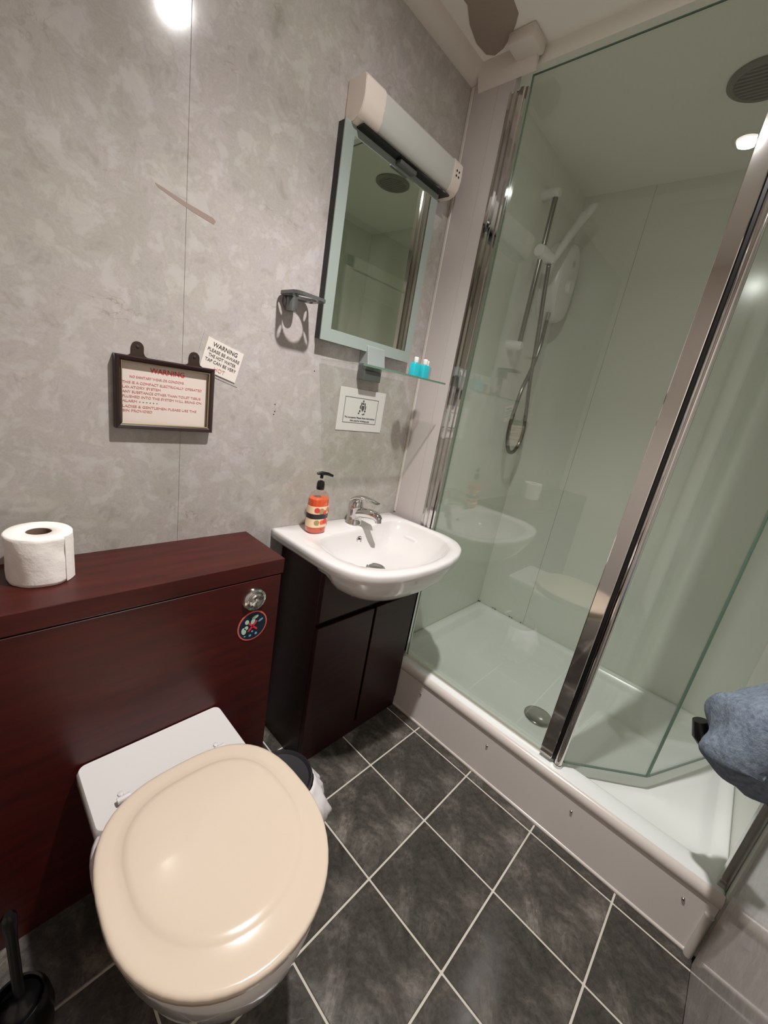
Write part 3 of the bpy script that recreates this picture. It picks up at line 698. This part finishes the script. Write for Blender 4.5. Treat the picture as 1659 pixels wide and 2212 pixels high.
# ------------------------------------------------------------------ mirror, light, shelf, bottles
mr = thing('wall_mirror', 'rectangular wall mirror with frosted border under the strip light', 'mirror', (.776, 0, 1.457))
MX0, MX1, MZ0, MZ1 = .566, .985, 1.457, 2.006
G().box((MX0 + .002, -.028, MZ0 + .002), (MX1 - .002, -.0005, MZ1 - .002)).obj('backing', 'black', mr)
bw = .036
b_ = G()
for q in (((MX0, MZ0), (MX1, MZ0 + bw)), ((MX0, MZ1 - bw * .7), (MX1, MZ1)), ((MX0, MZ0 + bw), (MX0 + bw, MZ1 - bw * .7)), ((MX1 - bw * .95, MZ0 + bw), (MX1, MZ1 - bw * .7))):
    b_.box((q[0][0], -.0315, q[0][1]), (q[1][0], -.028, q[1][1]))
b_.obj('frosted_border', 'mirror_border', mr)
G().box((MX0 + bw, -.0312, MZ0 + bw), (MX1 - bw * .95, -.028, MZ1 - bw * .7)).obj('mirror_glass', 'mirror', mr)

lt = thing('strip_light', 'white plastic over-mirror strip light switched off', 'light', (.81, 0, 2.0))
LX0, LX1, LZ0, LZ1 = .585, 1.036, 2.004, 2.103
def lprof(k=0): return [(-.0005, LZ0 + k), (-.040, LZ0 + k), (-.060, LZ0 + .008 + k), (-.071 + k, LZ0 + .026), (-.074 + k, LZ0 + .05), (-.074 + k, LZ1 - .010), (-.066 + k, LZ1 - k), (-.0005, LZ1 - k)]
def lseg(a_, c_, k=0.0):
    g_ = G(); g_.prism(lprof(k), lambda u, v, h: (h, u, v), a_, c_); return g_
g_ = lseg(LX0, LX0 + .075); bmesh.ops.bevel(g_.bm, geom=list(g_.bm.edges), offset=.002, segments=2, affect='EDGES'); g_.obj('end_cap', 'lamp_plastic', lt, True)
g_ = lseg(LX1 - .045, LX1); bmesh.ops.bevel(g_.bm, geom=list(g_.bm.edges), offset=.002, segments=2, affect='EDGES'); ec = g_.obj('end_cap', 'lamp_plastic', lt, True)
for i in range(2):
    for j in range(2):
        G().lathe([(.0032, 0), (.0032, -.0012), (.0005, -.0013)], (LX1 - .030 + .013 * i, -.0738, 2.058 + .014 * j), 'y', 10, False, False).obj('grille_hole', 'gap', ec)
lseg(LX0 + .075, LX1 - .045, .002).obj('diffuser', 'diffuser', lt, 40)
g_ = G(); g_.box((LX0 + .02, -.060, LZ0 - .004), (LX1 - .03, -.004, LZ0 + .001)); g_.obj('underside_gap', 'black', lt)  # strip coloured black to give the thin dark gap under the light
g_ = G(); g_.box((.765, -.056, LZ0 - .016), (.840, -.030, LZ0 - .003), .003); g_.obj('socket_cover', 'grey_metal', lt)

sh = thing('glass_shelf', 'clear glass shelf under the mirror held by a grey metal bracket', 'shelf', (.80, 0, 1.40))
g_ = G(); g_.box((.596, -.205, 1.399), (1.0, -.010, 1.405)); gs = g_.obj('shelf_plate', 'glass2', sh)
G().box((.596, -.2062, 1.3992), (1.0, -.205, 1.4048)).obj('shelf_edge', 'glass_edge', gs)
g_ = G(); g_.box((.762, -.036, 1.3655), (.845, -.0005, 1.3988), .002); g_.obj('bracket', 'grey_metal', sh)
g_ = G(); g_.prism([(-.0005, 1.4055), (-.050, 1.4055), (-.036, 1.476), (-.030, 1.478), (-.0005, 1.478)], lambda u, v, h: (h, u, v), .762, .845); bmesh.ops.bevel(g_.bm, geom=list(g_.bm.edges), offset=.0015, segments=1, affect='EDGES'); g_.obj('bracket', 'bracket_grey', sh)

GRP = 'miniature toiletry bottles on the glass shelf'
for k, (bx, by, mt, lb) in enumerate(((.892, -.145, 'turq', 'left turquoise miniature bottle on the glass shelf'), (.936, -.150, 'turq', 'right turquoise miniature bottle, middle one on the glass shelf'), (.974, -.128, 'clear', 'clear miniature bottle at the right end of the glass shelf'))):
    t = thing('mini_bottle', lb, 'bottle', (bx, by, 1.4055), GRP)
    g_ = G(); g_.rings([[(bx + u, by + v, z) for u, v in selip(0, 0, .0185 * k2, .0135 * k2, 5, 32)] for z, k2 in ((1.4057, .93), (1.408, 1), (1.446, 1), (1.450, .9), (1.452, .4))]); g_.obj('body', mt, t, True)
    g_ = G(); g_.lathe([(.0075, 1.452), (.0085, 1.454), (.0082, 1.468), (.006, 1.470)], (bx, by, 0), n=20); g_.obj('cap', 'white_plastic', t, True)

# tumbler holder (flat plate with a hole and four slots)
th = thing('tumbler_holder', 'grey metal tumbler and toothbrush holder left of the mirror', 'holder', (.483, 0, 1.53))
HX, HZ = .480, 1.548
cxh, cyh = HX, -.050
RT = 96
outer_h = rrect(HX - .052, -.0965, HX + .052, -.004, .022, 8)
g_ = G()
# plate drawn as a fine grid with holes removed
NXg, NYg = 52, 46; vv = {}
def inside_rr(x, y):
    dx = max(abs(x - HX) - (.052 - .022), 0); dy = max(abs(y + .05025) - (.04625 - .022), 0)
    return dx * dx + dy * dy <= .022 ** 2 + 1e-9
def hole(x, y):
    if ((x - HX) / .033) ** 2 + ((y + .057) / .031) ** 2 < 1: return True
    for sx2 in (-1, 1):
        for sy2 in (-1, 1):
            px_, py_ = x - (HX + sx2 * .0405), y - (-.051 + sy2 * .021); an = sx2 * sy2 * -.35
            u_ = px_ * math.cos(an) + py_ * math.sin(an); v_ = -px_ * math.sin(an) + py_ * math.cos(an)
            if (u_ / .0050) ** 2 + (v_ / .0150) ** 2 < 1: return True
    return False
stp = .001
nx = 106; ny = 94; tops = {}
def gv(i, j, z):
    k = (i, j, z)
    if k not in tops: tops[k] = g_.bm.verts.new((HX - .053 + i * stp, -.0975 + j * stp, z))
    return tops[k]
solid = {(i, j) for i in range(nx) for j in range(ny) if inside_rr(HX - .053 + (i + .5) * stp, -.0975 + (j + .5) * stp) and not hole(HX - .053 + (i + .5) * stp, -.0975 + (j + .5) * stp)}
z0h, z1h = HZ - .004, HZ + .004
for i, j in solid:
    g_.bm.faces.new((gv(i, j, z1h), gv(i + 1, j, z1h), gv(i + 1, j + 1, z1h), gv(i, j + 1, z1h)))
    g_.bm.faces.new((gv(i, j, z0h), gv(i, j + 1, z0h), gv(i + 1, j + 1, z0h), gv(i + 1, j, z0h)))
    for (di, dj, a_, c_) in ((-1, 0, (0, 1), (0, 0)), (1, 0, (1, 0), (1, 1)), (0, -1, (0, 0), (1, 0)), (0, 1, (1, 1), (0, 1))):
        if (i + di, j + dj) not in solid:
            g_.bm.faces.new((gv(i + a_[0], j + a_[1], z0h), gv(i + c_[0], j + c_[1], z0h), gv(i + c_[0], j + c_[1], z1h), gv(i + a_[0], j + a_[1], z1h)))
g_.obj('plate', 'grey_metal', th)
g_ = G(); g_.lathe([(.020, 0.0), (.020, -.004), (.016, -.012), (.014, -.016)], (HX - .014, -.0005, HZ - .016), 'y', 24)
g_.lathe([(.015, HZ - .040), (.0165, HZ - .034), (.017, HZ - .02), (.016, HZ - .005)], (HX - .014, -.0185, 0), n=28); g_.obj('mount', 'grey_metal', th, True)
g_ = G(); g_.lathe([(.012, HZ + .003), (.012, HZ + .008), (.008, HZ + .012), (.001, HZ + .013)], (HX - .008, -.018, 0), n=20); g_.obj('cap', 'chrome', th, True)

# ------------------------------------------------------------------ signs
fs = thing('framed_sign', 'dark framed warning notice with red print hung by two tabs', 'sign', (.149, 0, 1.155))
FX0, FX1, FZ0, FZ1 = .0375, .2595, 1.155, 1.3185
fw = .0125
g_ = G()
def frame_ring(x0, x1, z0, z1, y): return [(x0, y, z0), (x1, y, z0), (x1, y, z1), (x0, y, z1)]
g_.rings([frame_ring(FX0, FX1, FZ0, FZ1, -.001), frame_ring(FX0, FX1, FZ0, FZ1, -.018), frame_ring(FX0 + .003, FX1 - .003, FZ0 + .003, FZ1 - .003, -.0215),
          frame_ring(FX0 + .008, FX1 - .008, FZ0 + .008, FZ1 - .008, -.020), frame_ring(FX0 + fw, FX1 - fw, FZ0 + fw, FZ1 - fw, -.016), frame_ring(FX0 + fw, FX1 - fw, FZ0 + fw, FZ1 - fw, -.001)], closed=True)
g_.obj('frame', 'frame', fs)
g_ = G(); e0 = fw; g_.rings([frame_ring(FX0 + e0 - .0005, FX1 - e0 + .0005, FZ0 + e0 - .0005, FZ1 - e0 + .0005, -.0175), frame_ring(FX0 + e0 + .0018, FX1 - e0 - .0018, FZ0 + e0 + .0018, FZ1 - e0 - .0018, -.0165),
                            frame_ring(FX0 + e0 + .0018, FX1 - e0 - .0018, FZ0 + e0 + .0018, FZ1 - e0 - .0018, -.0150), frame_ring(FX0 + e0 - .0005, FX1 - e0 + .0005, FZ0 + e0 - .0005, FZ1 - e0 + .0005, -.0150)], closed=True)
g_.obj('gilt_edge', 'brass', fs)
nt = G().box((FX0 + fw, -.0062, FZ0 + fw), (FX1 - fw, -.001, FZ1 - fw)).obj('notice', 'paper', fs)
for x in (.0865, .2125):
    g_ = G(); poly = [(x - .022, FZ1 - .001), (x - .015, FZ1 + .003), (x - .0125, FZ1 + .009), (x - .0125, FZ1 + .020)] + [(x + .0125 * math.cos(t), FZ1 + .020 + .0125 * math.sin(t)) for t in [PI - PI * i / 10 for i in range(11)]] + [(x + .0125, FZ1 + .009), (x + .015, FZ1 + .003), (x + .022, FZ1 - .001)]
    g_.prism(poly, WY, -.004, -.0015); tb_ = g_.obj('hanging_tab', 'bracket', fs)
    g_ = G(); g_.lathe([(.004, -.004), (.003, -.0055), (.0005, -.006)], (x, 0, FZ1 + .021), 'y', 12, False, False); g_.obj('screw', 'ink', tb_, True)
TXT = [('NO SANITARY WEAR OR CONDOMS', .0072, .069, .118, 1.2725), ('THIS IS A COMPACT ELECTRICALLY OPERATED', .0072, .054, .178, 1.2595), ('LAVATORY SYSTEM', .0072, .054, .080, 1.2490),
       ('ANY SUBSTANCE OTHER THAN TOILET TISSUE', .0072, .054, .176, 1.2385), ('FLUSHED INTO THE SYSTEM WILL BRING ON', .0072, .054, .178, 1.2280), ('ALARM', .0072, .054, .030, 1.2175),
       ('LADIES & GENTLEMEN PLEASE USE THE', .0072, .054, .166, 1.2055), ('BIN PROVIDED', .0072, .054, .062, 1.1955)]
lettering('WARNING', .0165, (.1115, -.0066, 1.2865), (1, 0, 0), (0, 0, 1), 'red', fs, width=.077)
for s_, sz, x, wd, z in TXT:
    lettering(s_, sz * 1.12, (x, -.0066, z - .002), (1, 0, 0), (0, 0, 1), 'pink', fs, width=wd)
lettering('- - - - - -', .008, (.088, -.0066, 1.2155), (1, 0, 0), (0, 0, 1), 'ink', fs, width=.040)

hw = thing('hot_water_label', 'small tilted white label warning of very hot tap water', 'sign', (.28, 0, 1.30))
ctr = Vector((.2835, -.003, 1.3435)); an = math.radians(-15); ux = Vector((math.cos(an), 0, math.sin(an))); uz = Vector((-math.sin(an), 0, math.cos(an)))
HWd, HHt = .050, .0405
g_ = G(); g_.prism([(-HWd, -HHt), (HWd, -HHt), (HWd, HHt), (-HWd, HHt)], lambda u, v, h: tuple(Vector((ctr.x, h, ctr.z)) + ux * u + uz * v), -.0005, -.0035); g_.obj('card', 'label', hw)
g_ = G(); g_.prism([(-HWd - .012, -HHt - .008), (HWd + .012, -HHt - .008), (HWd + .012, HHt + .012), (-HWd - .012, HHt + .012)], lambda u, v, h: tuple(Vector((ctr.x, h, ctr.z)) + ux * u + uz * v), -.0001, -.0011); g_.obj('backing', 'marble', hw)
for s_, sz, wd, v, mt in (('WARNING', .0155, .068, .0235, 'ink'), ('PLEASE BE AWARE', .0115, .088, .0095, 'ink_grey'), ('THE HOT WATER', .0115, .076, -.0035, 'ink_grey'), ('TAP CAN BE VERY', .0115, .086, -.0165, 'ink_grey'), ('HOT', .0145, .030, -.033, 'pink')):
    lettering(s_, sz, ctr + Vector((0, -.0009, 0)) + uz * v - ux * wd / 2, ux, uz, mt, hw, width=wd)

dw = thing('crested_notice', 'white laminated notice with crest and black border above the tap', 'sign', (.81, 0, 1.185))
G().box((.697, -.0022, 1.186), (.922, -.0003, 1.333), .0005, 1).obj('card', 'white_paper', dw)
g_ = G(); bx0, bx1, bz0, bz1, t_ = .7235, .8875, 1.214, 1.3035, .0016
for q in ((bx0, bz0, bx1, bz0 + t_), (bx0, bz1 - t_, bx1, bz1), (bx0, bz0, bx0 + t_, bz1), (bx1 - t_, bz0, bx1, bz1)):
    g_.box((q[0], -.0026, q[1]), (q[2], -.0021, q[3]))
g_.obj('border', 'ink', dw)
lettering('The occupants Please Note instructions', .0085, (.730, -.0026, 1.2310), (1, 0, 0), (0, 0, 1), 'ink', dw, width=.150)
lettering('Not used for drinking only', .0085, (.758, -.0026, 1.2200), (1, 0, 0), (0, 0, 1), 'ink', dw, width=.095)
# crest: helm, shield, two supporters and scroll
g_ = G(); cc = Vector((.812, 0, 1.270))
def dab(u, v, ru, rv, n=12): g_.prism([(cc.x + u + ru * math.cos(2 * PI * i / n), cc.z + v + rv * math.sin(2 * PI * i / n)) for i in range(n)], WY, -.0021, -.0027)
for a_ in ((0, .024, .0035, .004), (0, .015, .0045, .004), (-.008, .014, .003, .006), (.009, .013, .003, .006), (-.012, .002, .003, .008), (.013, .001, .003, .008), (-.013, -.012, .004, .004), (.012, -.011, .004, .004), (-.017, -.020, .004, .003), (.004, -.023, .005, .0022), (.010, -.021, .003, .003)): dab(*a_)
g_.prism([(cc.x - .007, cc.z + .008), (cc.x - .007, cc.z - .004), (cc.x, cc.z - .014), (cc.x + .007, cc.z - .004), (cc.x + .007, cc.z + .008)], WY, -.0021, -.0027)
g_.obj('crest', 'ink_grey', dw)

# old scuff and screw holes in the back wall
g_ = G()
g_.prism([(.120, 1.673), (.135, 1.671), (.185, 1.662), (.245, 1.655), (.252, 1.650), (.247, 1.642), (.20, 1.649), (.16, 1.658), (.125, 1.667)], WY, .0005, -.0003); g_.obj('scuff_mark', 'stain', wb)
for x, z in ((.4535, 1.247), (.4545, 1.226), (.4520, 1.217), (.583, 1.363)):
    G().lathe([(.0022, 0), (.0005, -.0004)], (x, 0, z), 'y', 10, False, True).obj('screw_hole', 'ink', wb)

# ------------------------------------------------------------------ towel on a dark rail, near wall
rl = thing('towel_hook', 'black hook tip showing under the blue towel near the shower', 'hook', (1.0, YN, .62))
g_ = G(); g_.tube([(.985, YN, .600), (.985, -1.30, .625), (.985, -1.235, .640), (.985, -1.200, .668), (.985, -1.186, .700)], .02, 14, rr=[.020, .023, .024, .022, .016]); g_.obj('hook', 'black', rl, True)
g_ = G(); g_.lathe([(.035, 0), (.035, .006), (.02, .010)], (.985, YN, .600), 'y', 24); g_.obj('plate', 'black', rl, True)
g_ = G(); NU, NV = 72, 52; rows = []
for j in range(NV):
    u = j / (NV - 1); k = -1 + 2 * u; e = max(0.0, 1 - abs(k) ** 4) ** .5
    x = .90 + .125 * k; row = []
    for i in range(NU):
        t = 2 * PI * i / NU; c, s_ = math.cos(t), math.sin(t)          # c > 0 points away from the wall
        ry = .105 * e; rz = (.125 - .055 * max(c, 0)) * e
        py_ = -1.288 + ry * math.copysign(abs(c) ** .9, c); pz_ = .792 - .045 * max(c, 0) + rz * math.copysign(abs(s_) ** .9, s_) + .06 * (.90 - x)
        py_ = max(py_, YN + .004)
        fold = .010 * math.sin(pz_ * 46 + x * 30) * max(c, 0)
        nn_ = noise.noise(Vector((x * 9, py_ * 9 + 3, pz_ * 9))) * .020 + noise.noise(Vector((x * 30, py_ * 30, pz_ * 24))) * .009 + fold
        row.append(Vector((x, py_ + c * nn_ * e, pz_ + s_ * nn_ * e)))
    rows.append(row)
g_.rings(rows); tw = g_.obj('towel', 'towel', None, 'all'); tag(tw, 'blue-grey bath towel bundled on a hook at the right edge', 'towel')
